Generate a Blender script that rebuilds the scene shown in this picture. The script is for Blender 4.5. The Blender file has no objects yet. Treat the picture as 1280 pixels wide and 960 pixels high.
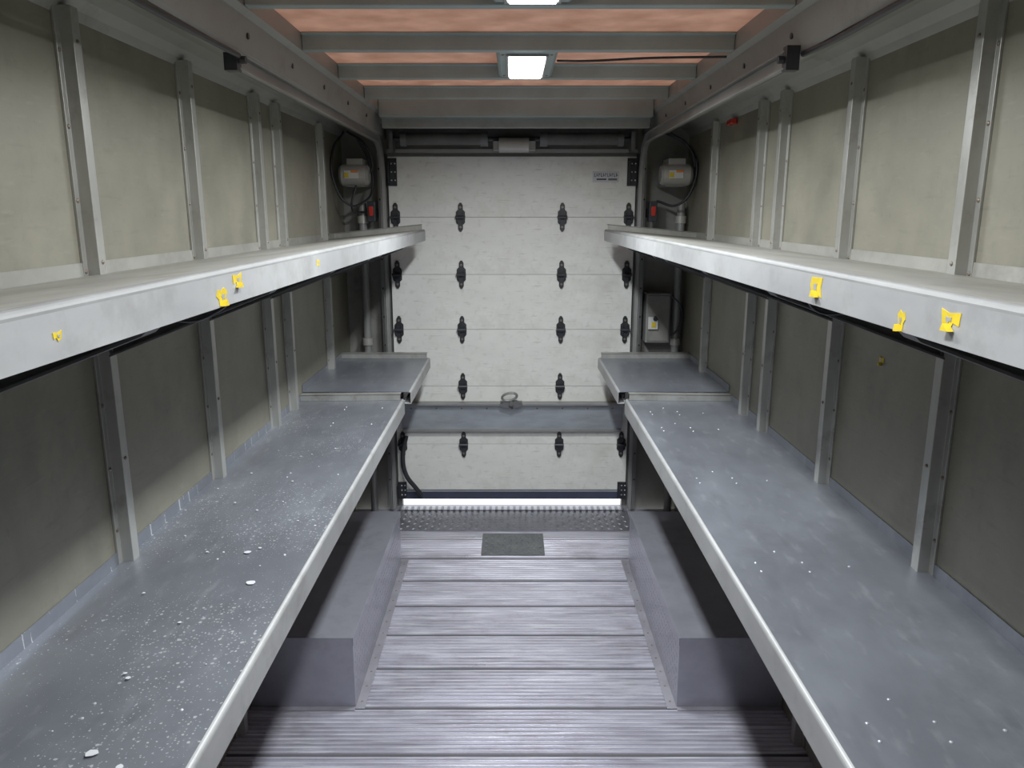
import bpy, bmesh, math, random
from mathutils import Vector, Matrix
random.seed(7)
scene = bpy.context.scene
scene.view_settings.view_transform = 'Standard'
scene.view_settings.exposure = 0.0
scene.view_settings.gamma = 1.1

# ------------------------------------------------------------------ materials
def newmat(name):
    m = bpy.data.materials.new(name); m.use_nodes = True
    return m, m.node_tree.nodes, m.node_tree.links, m.node_tree.nodes['Principled BSDF']

def mat(name, c1, c2=None, rough=0.5, metal=0.0, scale=3.0, stretch=(1,1,1), bump=0.0, bscale=None,
        rvar=0.12, detail=8, lo=0.35, hi=0.65, stain=None, stainscale=1.2, stlo=.52, sthi=.72):
    m, N, L, b = newmat(name)
    c2 = c2 or tuple(v*0.8 for v in c1)
    tc = N.new('ShaderNodeTexCoord'); mp = N.new('ShaderNodeMapping')
    mp.inputs['Scale'].default_value = stretch
    L.new(tc.outputs['Object'], mp.inputs['Vector'])
    nz = N.new('ShaderNodeTexNoise'); nz.inputs['Scale'].default_value = scale
    nz.inputs['Detail'].default_value = detail; nz.inputs['Roughness'].default_value = .62
    L.new(mp.outputs[0], nz.inputs['Vector'])
    r = N.new('ShaderNodeValToRGB')
    r.color_ramp.elements[0].position = lo; r.color_ramp.elements[1].position = hi
    r.color_ramp.elements[0].color = (*c2, 1); r.color_ramp.elements[1].color = (*c1, 1)
    L.new(nz.outputs['Fac'], r.inputs['Fac'])
    out = r.outputs['Color']
    if stain:
        n2 = N.new('ShaderNodeTexNoise'); n2.inputs['Scale'].default_value = stainscale
        n2.inputs['Detail'].default_value = 10; n2.inputs['Roughness'].default_value = .7
        L.new(tc.outputs['Object'], n2.inputs['Vector'])
        mr = N.new('ShaderNodeMapRange'); mr.inputs['From Min'].default_value = stlo
        mr.inputs['From Max'].default_value = sthi
        L.new(n2.outputs['Fac'], mr.inputs['Value'])
        mx = N.new('ShaderNodeMix'); mx.data_type = 'RGBA'
        L.new(mr.outputs[0], mx.inputs['Factor']); L.new(out, mx.inputs['A'])
        mx.inputs['B'].default_value = (*stain, 1)
        out = mx.outputs['Result']
    L.new(out, b.inputs['Base Color'])
    mr2 = N.new('ShaderNodeMapRange')
    mr2.inputs['To Min'].default_value = max(0.03, rough-rvar); mr2.inputs['To Max'].default_value = min(1, rough+rvar)
    L.new(nz.outputs['Fac'], mr2.inputs['Value']); L.new(mr2.outputs[0], b.inputs['Roughness'])
    b.inputs['Metallic'].default_value = metal
    if bump:
        bp = N.new('ShaderNodeBump'); bp.inputs['Strength'].default_value = bump
        bp.inputs['Distance'].default_value = .01
        n3 = N.new('ShaderNodeTexNoise'); n3.inputs['Scale'].default_value = bscale or scale*4
        L.new(mp.outputs[0], n3.inputs['Vector'])
        L.new(n3.outputs['Fac'], bp.inputs['Height']); L.new(bp.outputs[0], b.inputs['Normal'])
    return m

def add_scratches_or_glints(m, strength=.25, dark=(.12,.11,.09), sc=(1,3,60), lo=.58, hi=.68, off=(0,0,0)):
    N, L = m.node_tree.nodes, m.node_tree.links; b = N['Principled BSDF']
    src = b.inputs['Base Color'].links[0].from_socket
    tc = N.new('ShaderNodeTexCoord'); mp = N.new('ShaderNodeMapping'); mp.inputs['Scale'].default_value = sc
    mp.inputs['Location'].default_value = off
    L.new(tc.outputs['Object'], mp.inputs['Vector'])
    n = N.new('ShaderNodeTexNoise'); n.inputs['Scale'].default_value = 2.5; n.inputs['Detail'].default_value = 6
    L.new(mp.outputs[0], n.inputs['Vector'])
    r = N.new('ShaderNodeMapRange'); r.inputs['From Min'].default_value = lo; r.inputs['From Max'].default_value = hi
    r.inputs['To Max'].default_value = strength
    L.new(n.outputs['Fac'], r.inputs['Value'])
    mx = N.new('ShaderNodeMix'); mx.data_type = 'RGBA'
    L.new(r.outputs[0], mx.inputs['Factor']); L.new(src, mx.inputs['A']); mx.inputs['B'].default_value = (*dark,1)
    L.new(mx.outputs['Result'], b.inputs['Base Color'])

M_wall = mat('weathered_wall_panel', (.262,.247,.192), (.205,.193,.15), rough=.48, metal=.25, scale=2.4,
             stretch=(1,1.0,1.3), stain=(.155,.147,.12), stainscale=3.2, stlo=.47, sthi=.82)
add_scratches_or_glints(M_wall, .30, (.125,.117,.095), (1,4,30), .60, .76)
add_scratches_or_glints(M_wall, .25, (.13,.123,.10), (1,26,22), .60, .75, (3,1,7))
add_scratches_or_glints(M_wall, .35, (.13,.123,.10), (1,3,1.0), .50, .75, (1,9,2))
add_scratches_or_glints(M_wall, .16, (.36,.345,.29), (1,8,40), .60, .74, (5,5,1))
M_rib = mat('galvanised_rib', (.47,.47,.44), (.35,.345,.32), rough=.38, metal=.55, scale=9, stretch=(1,1,.25),
            stain=(.27,.25,.225), stainscale=9)
M_rivet = mat('rivet_steel', (.24,.19,.15), rough=.4, metal=.6)
M_shelf = mat('galvanised_shelf', (.265,.28,.315), (.195,.205,.235), rough=.36, metal=.55, scale=3.5,
              stretch=(1,.6,1), bump=.02, stain=(.155,.16,.185), stainscale=4.0, stlo=.5, sthi=.85)
add_scratches_or_glints(M_shelf, .35, (.44,.45,.49), (14,5,1), .58, .75)
add_scratches_or_glints(M_shelf, .30, (.12,.125,.14), (9,2,1), .56, .75, (4,2,1))
M_shelfU = mat('galvanised_upper_shelf', (.36,.355,.32), (.27,.265,.24), rough=.5, metal=.35, scale=5,
              stretch=(1,.4,1), stain=(.20,.19,.17), stainscale=6, stlo=.48, sthi=.8)
M_lip = mat('worn_shelf_lip', (.42,.42,.42), (.33,.33,.335), rough=.55, metal=.35, scale=6, stretch=(1,.5,1),
            stain=(.25,.245,.235), stainscale=7, stlo=.5, sthi=.8)
M_edge = mat('highlight_dimmed_edge', (.24,.24,.235), (.17,.17,.17), rough=.6, metal=.3, scale=9, stretch=(1,.5,1))  # colour darkened to offset the lamp highlight on the rounded shelf corner
M_bracket = mat('bracket_steel', (.16,.16,.16), (.11,.11,.11), rough=.5, metal=.4, scale=8)
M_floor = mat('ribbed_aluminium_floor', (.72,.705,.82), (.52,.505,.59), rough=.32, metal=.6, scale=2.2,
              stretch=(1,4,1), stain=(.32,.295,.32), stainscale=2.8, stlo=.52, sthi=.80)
add_scratches_or_glints(M_floor, .7, (.92,.92,.99), (1.5,30,1), .52, .64)  # pale streaks paint specular glints into the floor colour
add_scratches_or_glints(M_floor, .45, (.25,.23,.245), (1.2,34,1), .56, .68, (3,3,3))
M_groove = mat('floor_groove', (.30,.29,.33), (.19,.185,.21), rough=.45, metal=.5, scale=6)
M_seam = mat('floor_seam_grime', (.11,.105,.12), rough=.6, metal=.3)
M_trimal = mat('floor_trim', (.46,.45,.50), (.33,.32,.36), rough=.35, metal=.6, scale=6)
M_tread = mat('diamond_tread', (.25,.25,.285), (.17,.17,.195), rough=.4, metal=.6, scale=12)
M_treadhi = mat('worn_tread_lugs', (.34,.34,.37), (.25,.25,.28), rough=.35, metal=.6, scale=12)
M_hatch = mat('hatch_tread', (.20,.21,.21), (.13,.14,.145), rough=.45, metal=.5, scale=12)
M_box = mat('wheel_box_steel', (.38,.38,.435), (.29,.29,.335), rough=.33, metal=.55, scale=4, stain=(.23,.23,.26), stainscale=4)
M_door = mat('door_panel_white', (.80,.80,.75), (.71,.71,.665), rough=.45, metal=0, scale=3, stretch=(1,1,2),
             stain=(.53,.51,.45), stainscale=2.9, stlo=.5, sthi=.85, bump=.01)
add_scratches_or_glints(M_door, .4, (.33,.32,.29), (4,1,50), .60, .72)
add_scratches_or_glints(M_door, .25, (.36,.35,.31), (12,1,12), .56, .72, (2,2,5))
M_doorjoint = mat('door_gap_backing', (.33,.325,.30), (.25,.245,.23), rough=.6)
M_doorbar = mat('door_bar_steel', (.38,.41,.44), (.28,.305,.33), rough=.4, metal=.4, scale=5, stretch=(1,1,4))
M_black = mat('black_steel', (.022,.024,.03), (.012,.013,.016), rough=.45, scale=20)
M_rubber = mat('dark_rubber', (.05,.055,.10), (.03,.033,.06), rough=.6)
M_rail = mat('roof_rail_paint', (.32,.325,.305), (.245,.245,.23), rough=.5, metal=.25, scale=3, stretch=(1,.5,1),
             stain=(.20,.195,.175), stainscale=4)
M_bow = mat('roof_bow_paint', (.32,.385,.375), (.25,.30,.29), rough=.5, metal=.3, scale=4)
M_track = mat('track_galvanised', (.30,.30,.29), (.23,.23,.22), rough=.5, metal=.4, scale=6)
M_rear = mat('rear_wall_paint', (.24,.235,.21), (.17,.165,.15), rough=.6, metal=.1, scale=3, stain=(.11,.105,.09), stainscale=3)
M_front = mat('light_block_paint', (.45,.45,.43), (.38,.38,.36), rough=.6, scale=3)
M_motor = mat('motor_grey', (.40,.39,.36), (.31,.30,.27), rough=.4, metal=.2)
M_pipe = mat('grey_conduit', (.27,.27,.26), (.2,.2,.19), rough=.45, metal=.2)
M_head = mat('header_dark', (.13,.125,.12), (.08,.078,.075), rough=.6, scale=6)
M_yellow = mat('yellow_sticker', (.66,.48,.015), (.52,.37,.01), rough=.5, scale=30)
M_white = mat('white_label', (.55,.55,.53), (.45,.45,.44), rough=.5)
M_red = mat('red_rocker', (.5,.03,.02), rough=.3)
M_orange = mat('orange_warning', (.7,.2,.03), rough=.5)
M_flake = mat('white_paint_flake', (.60,.61,.64), (.5,.51,.53), rough=.6)
M_stud = mat('shelf_stud', (.55,.56,.6), (.42,.43,.46), rough=.35, metal=.5)
M_tail = mat('red_marker_lens', (.45,.03,.02), rough=.25)

# left lower shelf: paint speckles (2-D voronoi spatter)
M_speck = M_shelf.copy(); M_speck.name = 'speckled_shelf'
N, L = M_speck.node_tree.nodes, M_speck.node_tree.links; b = N['Principled BSDF']
def spatter(scale, rmax, keep, col):
    src = b.inputs['Base Color'].links[0].from_socket
    tc = N.new('ShaderNodeTexCoord')
    vo = N.new('ShaderNodeTexVoronoi'); vo.voronoi_dimensions='2D'; vo.inputs['Scale'].default_value = scale
    dn = N.new('ShaderNodeTexNoise'); dn.inputs['Scale'].default_value = 150
    L.new(tc.outputs['Object'], dn.inputs['Vector'])
    vm = N.new('ShaderNodeVectorMath'); vm.operation = 'MULTIPLY_ADD'; vm.inputs[1].default_value = (.005,.005,.0)
    L.new(dn.outputs['Color'], vm.inputs[0]); L.new(tc.outputs['Object'], vm.inputs[2])
    L.new(vm.outputs[0], vo.inputs['Vector'])
    mask = N.new('ShaderNodeTexNoise'); mask.inputs['Scale'].default_value = 2.6; mask.inputs['Detail'].default_value = 3
    L.new(tc.outputs['Object'], mask.inputs['Vector'])
    mk = N.new('ShaderNodeMapRange'); mk.inputs['From Min'].default_value = .42; mk.inputs['From Max'].default_value = .62
    mk.inputs['To Min'].default_value = .08; mk.inputs['To Max'].default_value = rmax
    L.new(mask.outputs['Fac'], mk.inputs['Value'])
    sp = N.new('ShaderNodeSeparateColor'); L.new(vo.outputs['Color'], sp.inputs[0])
    pw = N.new('ShaderNodeMath'); pw.operation='POWER'; L.new(sp.outputs[0], pw.inputs[0]); pw.inputs[1].default_value=2
    mu = N.new('ShaderNodeMath'); mu.operation = 'MULTIPLY'; L.new(mk.outputs[0], mu.inputs[0]); L.new(pw.outputs[0], mu.inputs[1])
    lt = N.new('ShaderNodeMath'); lt.operation = 'LESS_THAN'; L.new(vo.outputs['Distance'], lt.inputs[0]); L.new(mu.outputs[0], lt.inputs[1])
    gt = N.new('ShaderNodeMath'); gt.operation = 'GREATER_THAN'; L.new(sp.outputs[1], gt.inputs[0]); gt.inputs[1].default_value = keep
    m2 = N.new('ShaderNodeMath'); m2.operation = 'MULTIPLY'; L.new(lt.outputs[0], m2.inputs[0]); L.new(gt.outputs[0], m2.inputs[1])
    mx = N.new('ShaderNodeMix'); mx.data_type = 'RGBA'
    L.new(m2.outputs[0], mx.inputs['Factor']); L.new(src, mx.inputs['A']); mx.inputs['B'].default_value = (*col,1)
    L.new(mx.outputs['Result'], b.inputs['Base Color'])
spatter(62,.26,.45,(.62,.63,.66))
spatter(130,.34,.30,(.56,.57,.60))

# translucent fibreglass roof
M_roof, N, L, b = newmat('translucent_fibreglass_roof')
tc = N.new('ShaderNodeTexCoord'); nz = N.new('ShaderNodeTexNoise'); nz.inputs['Scale'].default_value = 9
nz.inputs['Detail'].default_value = 8; L.new(tc.outputs['Object'], nz.inputs['Vector'])
r = N.new('ShaderNodeValToRGB'); r.color_ramp.elements[0].color = (.60,.40,.31,1); r.color_ramp.elements[1].color = (.78,.57,.47,1)
r.color_ramp.elements[0].position = .3; r.color_ramp.elements[1].position = .7
L.new(nz.outputs['Fac'], r.inputs['Fac'])
tl = N.new('ShaderNodeBsdfTranslucent'); df = N.new('ShaderNodeBsdfDiffuse'); ms = N.new('ShaderNodeMixShader')
L.new(r.outputs[0], tl.inputs['Color']); L.new(r.outputs[0], df.inputs['Color']); ms.inputs[0].default_value = .5
L.new(tl.outputs[0], ms.inputs[1]); L.new(df.outputs[0], ms.inputs[2])
L.new(ms.outputs[0], N['Material Output'].inputs['Surface'])

M_lens, N, L, b = newmat('lit_lamp_lens')
b.inputs['Base Color'].default_value = (1,1,1,1)
b.inputs['Emission Color'].default_value = (.93,1,1,1); b.inputs['Emission Strength'].default_value = 10

# ------------------------------------------------------------------ mesh builder
class MB:
    def __init__(s): s.v=[]; s.f=[]; s.m=[]; s.mats=[]
    def mi(s, m):
        if m not in s.mats: s.mats.append(m)
        return s.mats.index(m)
    def add(s, vs, fs, m):
        o=len(s.v); s.v += [tuple(p) for p in vs]; k=s.mi(m)
        for f in fs: s.f.append([i+o for i in f]); s.m.append(k)
    def box(s, x0,x1,y0,y1,z0,z1,m):
        vs=[(x,y,z) for z in (z0,z1) for y in (y0,y1) for x in (x0,x1)]
        s.add(vs,[(0,1,3,2),(4,5,7,6),(0,1,5,4),(2,3,7,6),(0,2,6,4),(1,3,7,5)],m)
    def prism(s, poly, axis, a, b, m):
        n=len(poly)
        def P(p,t):
            if axis=='x': return (t,p[0],p[1])
            if axis=='y': return (p[0],t,p[1])
            return (p[0],p[1],t)
        vs=[P(p,a) for p in poly]+[P(p,b) for p in poly]
        fs=[tuple(range(n)),tuple(range(n,2*n))]+[(i,(i+1)%n,n+(i+1)%n,n+i) for i in range(n)]
        s.add(vs,fs,m)
    def cyl(s, p0,p1,r,m,seg=16,r1=None):
        p0=Vector(p0);p1=Vector(p1);d=(p1-p0).normalized()
        a=d.orthogonal().normalized();c=d.cross(a);r1=r if r1 is None else r1
        vs=[p0+(a*math.cos(t)+c*math.sin(t))*r for t in [2*math.pi*i/seg for i in range(seg)]]
        vs+=[p1+(a*math.cos(t)+c*math.sin(t))*r1 for t in [2*math.pi*i/seg for i in range(seg)]]
        fs=[tuple(range(seg)),tuple(range(seg,2*seg))]+[(i,(i+1)%seg,seg+(i+1)%seg,seg+i) for i in range(seg)]
        s.add(vs,fs,m)
    def dome(s, p, n, r, m, h=.5):
        n=Vector(n).normalized(); p=Vector(p)
        s.cyl(p,p+n*r*h*.6,r,m,8,r*.8); s.cyl(p+n*r*h*.6,p+n*r*h,r*.8,m,8,r*.35)
    def sweep(s, path, w, h, m, frame):
        vs=[]
        for i,p in enumerate(path):
            a,b=frame(i); p=Vector(p)
            vs+= [p-a*w/2-b*h/2, p+a*w/2-b*h/2, p+a*w/2+b*h/2, p-a*w/2+b*h/2]
        fs=[(0,1,2,3)]; n=len(path)
        for i in range(n-1):
            o=4*i
            for k in range(4): fs.append((o+k,o+(k+1)%4,o+4+(k+1)%4,o+4+k))
        fs.append((4*n-4,4*n-3,4*n-2,4*n-1)); s.add(vs,fs,m)
    def build(s, name, bevel=0, smooth=False):
        me=bpy.data.meshes.new(name); me.from_pydata(s.v,[],s.f)
        for m in s.mats: me.materials.append(m)
        for p,k in zip(me.polygons,s.m): p.material_index=k; p.use_smooth=smooth
        bm=bmesh.new(); bm.from_mesh(me); bmesh.ops.recalc_face_normals(bm,faces=bm.faces); bm.to_mesh(me); bm.free()
        o=bpy.data.objects.new(name,me); scene.collection.objects.link(o)
        if bevel:
            md=o.modifiers.new('bevel','BEVEL'); md.width=bevel; md.segments=2; md.limit_method='ANGLE'
        c=sum((Vector(q) for q in o.bound_box),Vector())/8
        me.transform(Matrix.Translation(-c)); o.location=c
        return o

def par(o,p):
    o.parent=p; o.matrix_parent_inverse=Matrix.Translation(-p.location)
def tube(name, pts, r, m, parent=None):
    cu=bpy.data.curves.new(name,'CURVE'); cu.dimensions='3D'; cu.bevel_depth=r; cu.bevel_resolution=3
    sp=cu.splines.new('BEZIER'); sp.bezier_points.add(len(pts)-1)
    for bp,p in zip(sp.bezier_points,pts):
        bp.co=p; bp.handle_left_type=bp.handle_right_type='AUTO'
    cu.materials.append(m); o=bpy.data.objects.new(name,cu); scene.collection.objects.link(o)
    if parent: par(o,parent)
    return o

XL, XR = -.96, .995      # inner wall faces
Y0, Y1 = -.9, 4.5
ZC = 2.28                # underside of roof bows
WT = 2.21                # top of wall panels

# ------------------------------------------------------------------ floor
mb=MB()
pitch=.25; grooves=11
y=4.0-pitch*19
prof=[]
while y<3.999:
    prof.append((y,-.006)); prof.append((y+.006,-.006)); yy=y+.006
    gp=(pitch-.008)/grooves
    for g in range(grooves):
        a=yy+g*gp
        prof += [(a+gp*.10,0),(a+gp*.55,0),(a+gp*.67,-.0055),(a+gp*.97,-.0055)]
    y+=pitch
prof.append((4.0,-.006)); prof.append((4.003,0)); prof.append((4.44,0))
xs=(XL,-.3,.3,XR)
vs=[];fs=[];
for p in prof:
    for x in xs: vs.append((x,p[0],p[1]))
nx=len(xs)
for i in range(len(prof)-1):
    low = prof[i][1]<-.005 and prof[i+1][1]<-.005
    for j in range(nx-1):
        o=i*nx+j; fs.append(((o,o+1,o+nx+1,o+nx),low))
mb.add(vs,[f for f,s_ in fs if not s_],M_floor)
mb.add(vs,[f for f,s_ in fs if s_],M_groove)
y=4.0-pitch*19
while y<4.001:
    mb.box(XL,XR,y-.003,y+.0065,-.0058,-.0035,M_seam); y+=pitch
mb.box(XL,XR,Y0-.05,4.44,-.06,-.012,M_seam)
mb.box(-.75,.75,4.44,4.52,-.06,-.002,M_trimal)
mb.build('floor')

def diamonds(mb,x0,x1,y0,y1,z,m,p=.034,h=.0022,l=.013,w=.0045,axis='z',sgn=1):
    nx_=int((x1-x0)/p); ny_=int((y1-y0)/p)
    for i in range(nx_):
        for j in range(ny_):
            cx=x0+(i+.5)*p; cy=y0+(j+.5)*p
            an=math.radians(45 if (i+j)%2 else -45)
            ca,sa=math.cos(an),math.sin(an)
            base=[(l,0),(0,w),(-l,0),(0,-w)]; top=[(l*.5,0),(-l*.5,0)]
            R=lambda q:(cx+q[0]*ca-q[1]*sa, cy+q[0]*sa+q[1]*ca)
            vs=[]
            for q in base:
                a,b_=R(q); vs.append((a,b_,z) if axis=='z' else (z,a,b_))
            for q in top:
                a,b_=R(q); vs.append((a,b_,z+h*sgn) if axis=='z' else (z+h*sgn,a,b_))
            mb.add(vs,[(0,1,4),(1,2,5,4),(2,3,5),(3,0,4,5)],m)

mb=MB(); mb.box(-.70,.70,4.10,4.40,.0005,.005,M_tread)
diamonds(mb,-.69,.69,4.11,4.39,.005,M_treadhi,p=.036,h=.003,l=.015,w=.006)
mb.box(-.70,.70,4.405,4.445,.0005,.010,M_trimal)
for k in range(38): mb.box(-.69+k*.0367,-.675+k*.0367,4.392,4.45,.010,.015,M_tread)
mb.build('diamond_tread_threshold')
mb=MB(); mb.box(-.165,.175,3.78,4.06,.0008,.0055,M_hatch)
diamonds(mb,-.155,.165,3.785,4.055,.0055,M_tread,p=.032,h=.003,l=.014,w=.006)
for x in(-.155,.165):
    for y in(3.79,4.05): mb.dome((x,y,.0055),(0,0,1),.006,M_rivet)
mb.build('floor_hatch_plate')

# ------------------------------------------------------------------ wheel well boxes
for sx,xi,xw in((-1,-.575,XL),(1,.605,XR)):
    mb=MB(); ya,yb,h=2.5,3.70,.284
    a,b_=sorted((xi,xw-sx*.002))
    mb.box(a,b_,ya,yb,.002,h,M_box)
    mb.box(min(xi,xi-sx*.003),max(xi,xi-sx*.003),ya-.003,yb,h-.03,h+.002,M_box)
    diamonds(mb,ya+.02,yb-.02,.03,h-.04,xi,M_box,p=.03,h=.0018,l=.014,w=.005,axis='x',sgn=-sx)  # raised diamonds imitate the floor pattern's reflection on this side
    q0,q1=sorted((xi,xi-sx*.035)); mb.box(q0,q1,ya-.01,yb+.02,.001,.005,M_trimal)
    for k in range(13):
        mb.dome((xi-sx*.018,ya+.03+k*.095,.005),(0,0,1),.005,M_rivet)
    mb.box(a,b_,ya-.02,ya,.001,.005,M_trimal)
    mb.build('wheel_well_box',bevel=.003)

# ------------------------------------------------------------------ walls
for nm,xa,xb in(('wall_left',XL-.04,XL),('wall_right',XR,XR+.04)):
    mb=MB(); mb.box(xa,xb,Y0,Y1+.05,-.06,2.34,M_wall); mb.build(nm)
mb=MB(); mb.box(XL-.04,XR+.04,Y0-.04,Y0,-.06,2.34,M_front); mb.build('added_light_block_wall')  # unseen bulkhead, added to shut out light from the open cab

ribsL=[.55,1.15,1.76,2.36,2.97,3.23,3.95]
ribsR=[.50,1.10,1.70,2.31,2.90,3.15,3.87]
def rib(x,sx,y):
    mb=MB(); w=.034
    x0=x; x1=x-sx*.006; x2=x-sx*.032
    pr=[(x0,y-w),(x1,y-w),(x1,y-w*.55),(x2,y-w*.45),(x2,y+w*.45),(x1,y+w*.55),(x1,y+w),(x0,y+w)]
    mb.prism(pr,'z',.29 if 2.4<y<3.75 else .001,WT-.005,M_rib)
    for k in range(14):
        z=.12+k*.155
        if z<.3 or z>2.18: continue
        for q in(-1,1): mb.dome((x1,y+q*w*.78,z+q*.02),(-sx,0,0),.006,M_rivet)
        if k%3==1: mb.dome((x2,y,z),(-sx,0,0),.006,M_rivet)
    mb.build('wall_rib',bevel=.002)
for y in ribsL: rib(XL,-1,y)
for y in ribsR: rib(XR,1,y)

# ------------------------------------------------------------------ rear wall
mb=MB()
mb.box(XL,-.68,Y1,Y1+.05,-.06,2.34,M_rear); mb.box(.68,XR,Y1,Y1+.05,-.06,2.34,M_rear)
mb.box(-.68,.68,Y1,Y1+.05,2.07,2.34,M_rear)
mb.build('wall_rear')

# ------------------------------------------------------------------ ceiling
mb=MB(); mb.box(-.74,.76,Y0,Y1,2.334,2.338,M_roof); mb.build('ceiling')
for sx,xi,xw in((-1,-.685,XL),(1,.725,XR)):
    mb=MB()
    X=lambda v: xi+sx*v
    pr=[(xw,WT-.02),(xw-sx*.01,WT),(xw-sx*.03,WT+.02),(xw-sx*.07,WT+.034),(X(.06),WT+.034),(X(.055),WT-.03),(X(.02),WT-.03),(X(.015),WT-.02),
        (X(0),ZC-.01),(X(-.02),ZC),(X(-.02),2.3335),(xw,2.3335)]
    mb.prism(pr,'y',Y0,Y1-.001,M_rail)
    mb.box(min(X(.06),xw),max(X(.06),xw),Y0,Y1,2.334,2.345,M_rail)
    for k in range(9):
        yy=.9+k*.42
        mb.cyl((X(.008),yy,ZC-.05),(X(.004),yy,ZC-.05),.008,M_black,10)
    mb.build('trim_roof_rail')
bows=[-.58,-.05,.48,1.02,1.55,2.08,2.62,3.14,3.67]
for y in bows:
    mb=MB()
    mb.prism([(y-.034,2.333),(y-.034,2.325),(y-.02,2.325),(y-.018,ZC),(y+.018,ZC),(y+.02,2.325),(y+.034,2.325),(y+.034,2.333)],'x',-.664,.704,M_bow)
    mb.build('ceiling_bow',bevel=.003)
mb=MB()
mb.box(-.664,.704,4.02,4.10,2.245,2.333,M_bow); mb.box(-.664,.704,4.10,4.14,2.20,2.333,M_rail); mb.build('rear_ceiling_beam',bevel=.004)

# header mechanism above door
mb=MB()
mb.box(-.69,.69,4.40,4.499,2.10,2.333,M_head); mb.box(-.664,.704,4.14,4.40,2.31,2.333,M_head)
mb.cyl((-.64,4.33,2.165),(.64,4.33,2.165),.013,M_black)
mb.cyl((-.60,4.33,2.165),(-.14,4.33,2.165),.030,M_head,20); mb.cyl((.16,4.33,2.165),(.60,4.33,2.165),.030,M_head,20)
for a0,a1 in((-.60,-.57),(-.17,-.13),(.15,.19),(.57,.60)): mb.cyl((a0,4.33,2.165),(a1,4.33,2.165),.038,M_bracket,20)
mb.box(-.10,.125,4.27,4.40,2.105,2.15,M_pipe); mb.cyl((-.07,4.28,2.13),(.09,4.28,2.13),.038,M_motor,24)
mb.box(-.66,-.64,4.30,4.40,2.1,2.2,M_bracket); mb.box(.64,.66,4.30,4.40,2.1,2.2,M_bracket)
mb.box(-.69,.69,4.385,4.40,2.10,2.118,M_pipe)
mb.build('door_torsion_spring_assembly')

# ------------------------------------------------------------------ roll-up door
door=bpy.data.objects.new('rollup_door',None); scene.collection.objects.link(door); door.location=(0,4.46,0)
joints=[.118,.41,.77,1.11,1.43,1.753,2.085]
yf=4.46
for i in range(len(joints)-1):
    mb=MB(); a,b_=joints[i],joints[i+1]
    mb.box(-.695,.695,yf,yf+.02,a+.0012,b_-.0012,M_door)
    mb.box(-.695,.695,yf+.0205,yf+.03,a-.012 if i else a,b_,M_doorjoint)  # added backing, blocks outside light leaking through the panel gaps
    if i: mb.box(-.695,.695,yf+.003,yf+.02,a-.0012,a+.0012,M_doorjoint)
    o=mb.build(f'panel_{i+1}',bevel=.001); par(o,door)
mb=MB()
mb.box(-.655,.655,yf-.028,yf-.001,.505,.665,M_doorbar); mb.box(-.665,.665,yf-.06,yf-.001,.665,.678,M_track)
mb.box(-.655,.655,yf-.034,yf-.028,.498,.515,M_track)
for k in range(9): mb.dome((-.6+k*.15,yf-.028,.64),(0,-1,0),.006,M_rivet)
o=mb.build('steel_cross_bar',bevel=.002); par(o,door)
mb=MB(); mb.box(-.695,.695,yf-.004,yf+.02,.060,.117,M_rubber); mb.box(-.69,.69,yf-.008,yf-.004,.108,.117,M_doorbar)
o=mb.build('bottom_seal'); par(o,door)
mb=MB()
def hinge(x,z):
    w=.017
    for s_ in(-1,1):
        pr=[(x-w*1.5,z+s_*.004),(x-w*1.5,z+s_*.03),(x-w*.8,z+s_*.042),(x-w*.8,z+s_*.066),(x-w*.3,z+s_*.08),(x+w*.3,z+s_*.08),(x+w*.8,z+s_*.066),(x+w*.8,z+s_*.042),(x+w*1.5,z+s_*.03),(x+w*1.5,z+s_*.004)]
        mb.prism(pr,'y',yf-.009,yf-.0005,M_black)
        mb.cyl((x,yf-.009,z+s_*.055),(x,yf-.016,z+s_*.055),.007,M_rivet,6)
        mb.box(x-w*1.1,x-w*.8,yf-.026,yf-.009,z+min(0,s_*.03),z+max(0,s_*.03),M_black)
        mb.box(x+w*.8,x+w*1.1,yf-.026,yf-.009,z+min(0,s_*.03),z+max(0,s_*.03),M_black)
    mb.cyl((x-w*1.6,yf-.02,z),(x+w*1.6,yf-.02,z),.010,M_black,12)
    mb.cyl((x-w*1.75,yf-.02,z),(x-w*1.6,yf-.02,z),.006,M_rivet,8)
for z in joints[1:-1]:
    for x in(-.292,.285): hinge(x,z)
    for x in(-.66,.66): hinge(x,z)
o=mb.build('hinges'); par(o,door)
mb=MB()
for sx in(-1,1):
    x=sx*.672
    for z in(2.0,.12):
        zz=.075 if z>1 else .05
        mb.box(x-.027,x+.027,yf-.012,yf-.001,z-zz,z+zz,M_black)
        mb.box(x-.02,x-.012,yf-.04,yf-.012,z-zz*.8,z+zz*.8,M_black)
        for q in(-.6,0,.6):
            for w in(-.002,.018): mb.cyl((x+w,yf-.012,z+q*zz),(x+w,yf-.014,z+q*zz),.004,M_flake,8)
o=mb.build('roller_brackets'); par(o,door)
mb=MB()
mb.box(-.07,.06,yf-.062,yf-.02,.678,.686,M_bracket)
mb.cyl((-.005,yf-.06,.69),(-.005,yf-.10,.685),.014,M_bracket,12)
mb.prism([(-.075,.668),(-.03,.70),(.03,.70),(.065,.668),(.03,.655),(-.04,.655)],'y',yf-.072,yf-.062,M_bracket)
n=20; pts=[]
for i in range(n+1):
    t=2*math.pi*i/n; pts.append((-.015+.042*math.cos(t)+.012*math.sin(t),yf-.085-.012*math.sin(t),.725+.026*math.sin(t)))
for i in range(n): mb.cyl(pts[i],pts[i+1],.0075,M_pipe,8)
o=mb.build('latch_handle'); par(o,door)
mb=MB(); mb.box(.452,.60,yf-.0012,yf-.0004,1.945,2.005,M_flake)
random.seed(3)
xx=.462
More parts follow.
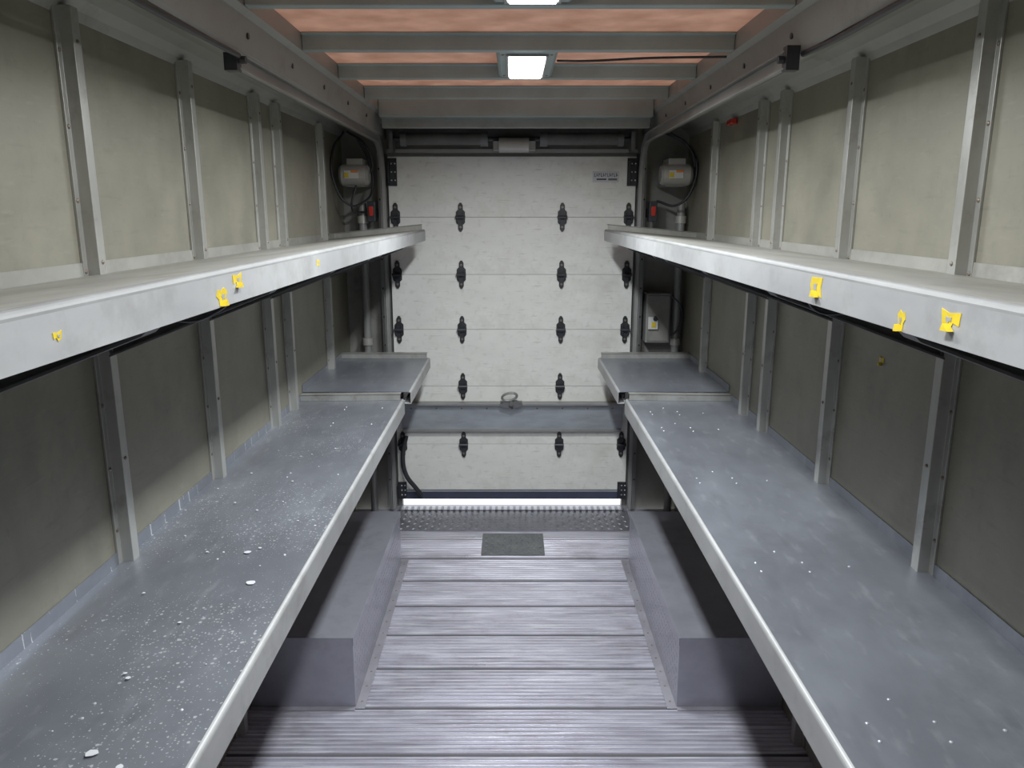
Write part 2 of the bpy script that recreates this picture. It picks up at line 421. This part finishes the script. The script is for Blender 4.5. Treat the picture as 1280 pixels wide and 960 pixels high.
for k in range(11):
    w=.007+.003*random.random(); mb.box(xx,xx+w*.35,yf-.0018,yf-.0012,1.975,1.995,M_black); mb.box(xx,xx+w,yf-.0018,yf-.0012,1.975+.006*(k%3),1.979+.006*(k%3),M_black); xx+=.0122
mb.box(.475,.53,yf-.0018,yf-.0012,1.957,1.965,M_black); mb.box(.54,.59,yf-.0018,yf-.0012,1.955,1.966,M_bracket)
o=mb.build('label_sticker'); par(o,door)
o=tube('pull_strap',[(-.635,4.43,.47),(-.655,4.41,.36),(-.64,4.40,.24),(-.585,4.41,.15),(-.55,4.42,.10)],.014,M_black); par(o,door)

# tracks (with their door posts)
V=Vector
for sx in(-1,1):
    xt=sx*.722; R=.2; ya,ye,zt=2.12,4.385,2.165
    path=[(xt,ya,zt)]; ang=[0]
    for i in range(13):
        t=math.pi/2*i/12; path.append((xt,ye-R+R*math.sin(t),zt-R+R*math.cos(t))); ang.append(t)
    path.append((xt,ye,.03)); ang.append(math.pi/2)
    mb=MB()
    fr=lambda i:(V((1,0,0)),V((0,math.sin(ang[i]),math.cos(ang[i]))))
    mb.sweep([p for p in path],.008,.046,M_track,fr)
    for s_ in(-1,1):
        off=[]
        for i,p in enumerate(path):
            n_=V((0,math.sin(ang[i]),math.cos(ang[i]))); off.append(V(p)+n_*s_*.021-V((sx*.010,0,0)))
        mb.sweep(off,.020,.004,M_track,fr)
    mb.box(xt-.018,xt+.016,ya-.016,ya+.016,zt-.028,zt+.032,M_black)
    mb.cyl((xt-sx*.020,ya+.003,zt),(xt-sx*.034,ya+.003,zt),.010,M_black,10)
    a,b_=sorted((sx*.728,sx*.748)); mb.box(a,b_,4.415,4.499,.013,2.10,M_track)
    a,b_=sorted((sx*.70,sx*.748)); mb.box(a,b_,4.489,4.499,.013,2.10,M_head)
    for k in range(12): mb.dome((sx*.738,4.415,.2+k*.165),(0,-1,0),.006,M_black)
    mb.build('door_track')

# ------------------------------------------------------------------ shelves
def shelf(name, sx, xf, xb, y0, y1, zf, zb, lip, mt, ml, endlip=True, ribs=(), rivs=(), me_=None):
    mb=MB(); t=.004
    r=.010
    top=[]
    for i in range(6):
        a=math.pi/2*i/5
        top.append((xf+sx*r-sx*r*math.sin(a), zf-r+r*math.cos(a)))
    line=[(xb-sx*.001,zb+.03),(xb-sx*.002,zb),(xf+sx*.0101,zf)]+top[1:]+[(xf,zf-lip),(xf+sx*.03,zf-lip),(xf+sx*.03,zf-lip+.012)]
    def strip(p,q,m):
        dx,dz=q[0]-p[0],q[1]-p[1]; l=math.hypot(dx,dz)
        if l<1e-6: return
        nx_,nz_=(-dz/l*t*.7,dx/l*t*.7)
        mid=(xb+xf)/2,(zf-.5)
        cx,cz=(p[0]+q[0])/2,(p[1]+q[1])/2
        if (mid[0]-cx)*nx_+(mid[1]-cz)*nz_<0: nx_,nz_=-nx_,-nz_
        mb.prism([p,q,(q[0]+nx_,q[1]+nz_),(p[0]+nx_,p[1]+nz_)],'y',y0,y1,m)
    for i in range(len(line)-1):
        strip(line[i],line[i+1], mt if i<2 else ((me_ or ml) if i<7 else ml))
    if endlip:
        a,b_=sorted((xf+sx*.015,xb-sx*.004))
        zz=lambda x: zf+(zb-zf)*(x-xf)/(xb-xf)
        mb.prism([(a,zz(a)+.001),(b_,zz(b_)+.001),(b_,zz(b_)+.028),(a,zz(a)+.028)],'y',y1-.028,y1-.022,M_rib)
        mb.prism([(a,zz(a)+.026),(b_,zz(b_)+.026),(b_,zz(b_)+.030),(a,zz(a)+.030)],'y',y1-.028,y1+.01,M_rib)
    for y in ribs:
        if y<y0+.03 or y>y1-.03: continue
        pr=[(xb-sx*.034,zb-.006),(xf+sx*.035,zf-.006),(xf+sx*.035,zf-lip*.8),(xf+sx*.08,zf-lip-.028),(xb-sx*.034,zb-.18)]
        mb.prism(pr,'y',y-.003,y+.003,M_bracket)
        pr=[(xf+sx*.035,zf-lip*.8),(xf+sx*.08,zf-lip-.028),(xb-sx*.034,zb-.18),(xb-sx*.034,zb-.185),(xf+sx*.08,zf-lip-.033),(xf+sx*.035,zf-lip*.8-.005)]
        mb.prism(pr,'y',y-.024,y+.024,M_bracket)
    for (f,y) in rivs:
        x=xf+(xb-xf)*f; z=zf+(zb-zf)*f
        mb.dome((x,y,z),(0,0,1),.0038,M_stud,.5)
    return mb.build(name)

H=1.78
rr=[]
for y in ribsR:
    rr += [(.16,y-.02),(.16,y+.025),(.40,y-.02),(.40,y+.03),(.62,y+.01),(.30,y+.09)]
rl=[(.16,y+.01) for y in ribsL]+[(.5,y-.01) for y in ribsL]+[(.5,y+.03) for y in ribsL]
sh=[shelf('cargo_shelf',-1,-.47,XL,-.75,4.24,H-.09,H-.14,.057,M_shelfU,M_lip,True,ribsL,(),M_edge),
shelf('cargo_shelf', 1, .50,XR,-.75,4.24,H-.09,H-.135,.057,M_shelfU,M_lip,True,ribsR,(),M_edge)]
s3=shelf('cargo_shelf',-1,-.49,XL,-.75,3.40,H-.83,H-.835,.066,M_speck,M_lip,True,ribsL,rl)
shelf('cargo_shelf', 1, .515,XR,-.75,3.40,H-.83,H-.835,.066,M_shelf,M_lip,True,ribsR,rr)
shelf('cargo_shelf',-1,-.462,XL,3.42,4.26,H-.80,H-.80,.055,M_shelf,M_lip,True,ribsL)
shelf('cargo_shelf', 1, .485,XR,3.42,4.26,H-.80,H-.80,.055,M_shelf,M_lip,True,ribsR)

mb=MB(); random.seed(11)
def flake(x,y,s_):
    n=random.randint(5,7); pr=[]
    for i in range(n):
        t=2*math.pi*i/n; q=s_*(.7+.4*random.random()); pr.append((x+q*math.cos(t),y+q*math.sin(t)*.8))
    mb.prism(pr,'z',H-.829,H-.828,M_flake)
for u in((-.66,1.05,.011),(-.60,1.62,.013),(-.66,1.78,.010),(-.60,1.02,.007),(-.70,1.25,.006)): flake(*u)
for k in range(26): flake(-.53-.38*random.random(),.85+1.8*random.random(),.002+.003*random.random())
mb.build('paint_flakes')

# yellow sticker remnants on upper shelf lips (parts of the shelf they are stuck to)
def tag(x,sx,y,z,w,h,shape,parent=None):
    mb=MB()
    pr=[(y+w*a,z+h*b_) for a,b_ in shape]
    mb.prism(pr,'x',x,x-sx*.0012,M_yellow)
    mb.prism([(y+w*(a*.3+.15),z+h*(b_*.35)) for a,b_ in shape],'x',x-sx*.0012,x-sx*.0018,M_lip)
    if h>.012: mb.prism([(y-w*.5,z-h*.9),(y+w*.3,z-h*.95),(y+w*.1,z-h*.3)],'x',x-sx*.0012,x-sx*.009,M_yellow)
    o=mb.build('torn_yellow_sticker')
    if parent: par(o,parent)
S1=[(-1,.2),(-.7,.9),(-.1,.7),(.4,1),(1,.5),(.7,-.1),(.9,-.8),(.1,-.6),(-.5,-1),(-.6,-.2)]
S2=[(-.9,1),(.8,.9),(1,.1),(.6,-.9),(-.2,-.7),(-.9,-.9),(-.7,0)]
S3=[(-1,.8),(.2,.6),(1,.9),(.8,-.5),(0,-.9),(-.3,-.2),(-.9,-.4)]
tag(-.4704,-1,1.245,H-.134,.024,.015,S1,sh[0]); tag(-.4704,-1,1.32,H-.113,.022,.013,S3,sh[0])
tag(-.4704,-1,1.88,H-.120,.014,.008,S2,sh[0]); tag(-.4704,-1,.785,H-.125,.008,.006,S3,sh[0])
tag(.5004,1,1.265,H-.120,.026,.017,S2,sh[1]); tag(.5004,1,.98,H-.136,.010,.014,S1,sh[1]); tag(.5004,1,.87,H-.120,.020,.013,S3,sh[1])
tag(XR-.0005,1,2.03,1.39,.013,.013,S3)

# ------------------------------------------------------------------ ceiling lights
def fixture(x,y,e):
    mb=MB(); z=2.283
    mb.prism([(x-.105,2.325),(x+.105,2.325),(x+.10,z+.006),(x+.09,z),(x-.09,z),(x-.10,z+.006)],'y',y-.237,y+.227,M_bow)
    mb.prism([(x-.062,z),(x+.062,z),(x+.056,z-.010),(x-.056,z-.010)],'y',y-.20,y+.205,M_lens)
    for q in(-1,1):
        a,b_=sorted((x+q*.062,x+q*.070)); mb.box(a,b_,y-.21,y+.215,z-.007,z,M_pipe)
    mb.box(x-.062,x+.062,y-.21,y-.20,z-.007,z,M_pipe); mb.box(x-.062,x+.062,y+.205,y+.215,z-.007,z,M_pipe)
    for qx in(-.08,.08):
        for qy in(-.2,.19): mb.dome((x+qx,y+qy,z),(0,0,-1),.006,M_rivet)
    o=mb.build('ceiling_light',bevel=.002)
    ld=bpy.data.lights.new('lamp','AREA'); ld.shape='RECTANGLE'; ld.size=.10; ld.size_y=.40; ld.energy=e; ld.color=(.91,.97,1)
    ld.spread=math.radians(165)
    lo=bpy.data.objects.new('lamp',ld); scene.collection.objects.link(lo); lo.location=(x,y,z-.0125); par(lo,o)
for y,e in((.75,13),(1.815,21),(2.885,27)): fixture(.05,y,e)
tube('lamp_cable',[(.155,2.80,2.285),(.25,2.72,2.27),(.45,2.66,2.268),(.69,2.64,2.268)],.004,M_black)

# ------------------------------------------------------------------ corner equipment
def motor(x,y,z,w):
    mb=MB()
    mb.cyl((x-w/2,y,z),(x+w/2,y,z),.055,M_motor,28)
    mb.cyl((x-w/2-.014,y,z),(x-w/2,y,z),.045,M_pipe,28,.055); mb.cyl((x+w/2,y,z),(x+w/2+.014,y,z),.055,M_pipe,28,.045)
    mb.box(x-w*.3,x+w*.35,y-.01,y+.15,z+.03,z+.085,M_motor)
    mb.box(x-w*.4,x+w*.4,y,y+.22,z-.06,z-.045,M_pipe)
    mb.box(x-.045,x+.03,y-.059,y-.05,z-.02,z+.022,M_white)
    mb.box(x-.045,x-.020,y-.0605,y-.055,z-.015,z+.010,M_yellow); mb.box(x-.01,x+.03,y-.0605,y-.055,z+.010,z+.022,M_orange)
    mb.build('electric_motor',bevel=.002)
motor(-.845,4.27,1.975,.13); motor(.875,4.25,1.975,.14)
for sx,x in((-1,-.775),(1,.778)):
    mb=MB(); mb.box(x-.022,x+.022,4.33,4.40,1.73,1.84,M_black)
    mb.prism([(4.33,1.76),(4.33,1.81),(4.318,1.812),(4.324,1.785)],'x',x-.012,x+.012,M_red)
    mb.box(x-.015,x+.015,4.40,4.499,1.75,1.80,M_bracket); mb.build('rocker_switch',bevel=.003)
for x in(-.835,.945):
    mb=MB(); mb.cyl((x,4.40,.002),(x,4.40,1.83),.022,M_pipe,20)
    for z in(.5,1.03,1.72): mb.cyl((x,4.40,z),(x,4.40,z+.04),.030,M_motor,20)
    mb.box(x-.03,x+.03,4.40,4.499,1.6,1.63,M_track); mb.build('conduit_pipe')
mb=MB(); mb.box(.765,.90,4.36,4.499,1.05,1.33,M_pipe); mb.box(.772,.893,4.352,4.36,1.06,1.32,M_rear)
mb.box(.775,.83,4.335,4.352,1.13,1.20,M_white); mb.box(.793,.818,4.333,4.335,1.14,1.17,M_yellow); mb.cyl((.815,4.33,1.19),(.815,4.352,1.19),.014,M_black,12)
mb.build('electrical_box',bevel=.003)
tube('power_cable',[(-.90,4.30,2.20),(-.945,4.22,2.10),(-.94,4.20,1.93),(-.87,4.22,1.82),(-.80,4.30,1.84),(-.77,4.36,1.90),(-.78,4.36,2.05),(-.84,4.32,2.18)],.006,M_black)
tube('power_cable',[(-.78,4.30,1.97),(-.75,4.28,2.03),(-.79,4.26,2.14),(-.88,4.28,2.20)],.006,M_black)
tube('power_cable',[(-.83,4.22,1.92),(-.86,4.24,1.80),(-.82,4.36,1.78)],.006,M_black)
tube('power_cable',[(.80,4.30,2.20),(.90,4.26,2.15),(.965,4.24,2.08),(.97,4.24,1.92),(.90,4.28,1.82),(.80,4.36,1.84)],.007,M_black)
tube('power_cable',[(.955,4.26,1.97),(.97,4.24,2.02),(.93,4.22,2.12),(.84,4.26,2.19)],.006,M_black)
tube('power_cable',[(.90,4.34,1.32),(.95,4.34,1.27),(.96,4.33,1.16),(.905,4.35,1.08)],.005,M_black)
tube('power_cable',[(.745,1.2,2.172),(.742,1.6,2.17),(.75,1.95,2.172),(.745,2.10,2.175)],.008,M_black)
tube('power_cable',[(-.705,1.0,2.172),(-.71,1.6,2.17),(-.70,2.10,2.172)],.007,M_black)
tube('hanging_wire',[(-.50,1.42,1.64),(-.55,1.43,1.60),(-.60,1.40,1.585),(-.62,1.38,1.60)],.003,M_black)
tube('hanging_wire',[(.53,1.40,1.64),(.57,1.42,1.60),(.62,1.40,1.60)],.003,M_black)
mb=MB(); mb.box(XR-.03,XR-.002,3.55,3.63,2.20-.04,2.20-.015,M_tail); mb.build('red_marker_lamp',bevel=.006)

# ------------------------------------------------------------------ world
w=bpy.data.worlds.new('world'); scene.world=w; w.use_nodes=True
bg=w.node_tree.nodes['Background']; bg.inputs[0].default_value=(.93,.97,1,1); bg.inputs[1].default_value=1.5

# ------------------------------------------------------------------ camera
cd=bpy.data.cameras.new('camera'); cd.sensor_width=36; cd.lens=27; cd.clip_start=.02
co=bpy.data.objects.new('camera',cd); scene.collection.objects.link(co)
co.location=(0,0,H); co.rotation_euler=(math.radians(90-12.6),0,0)
scene.camera=co
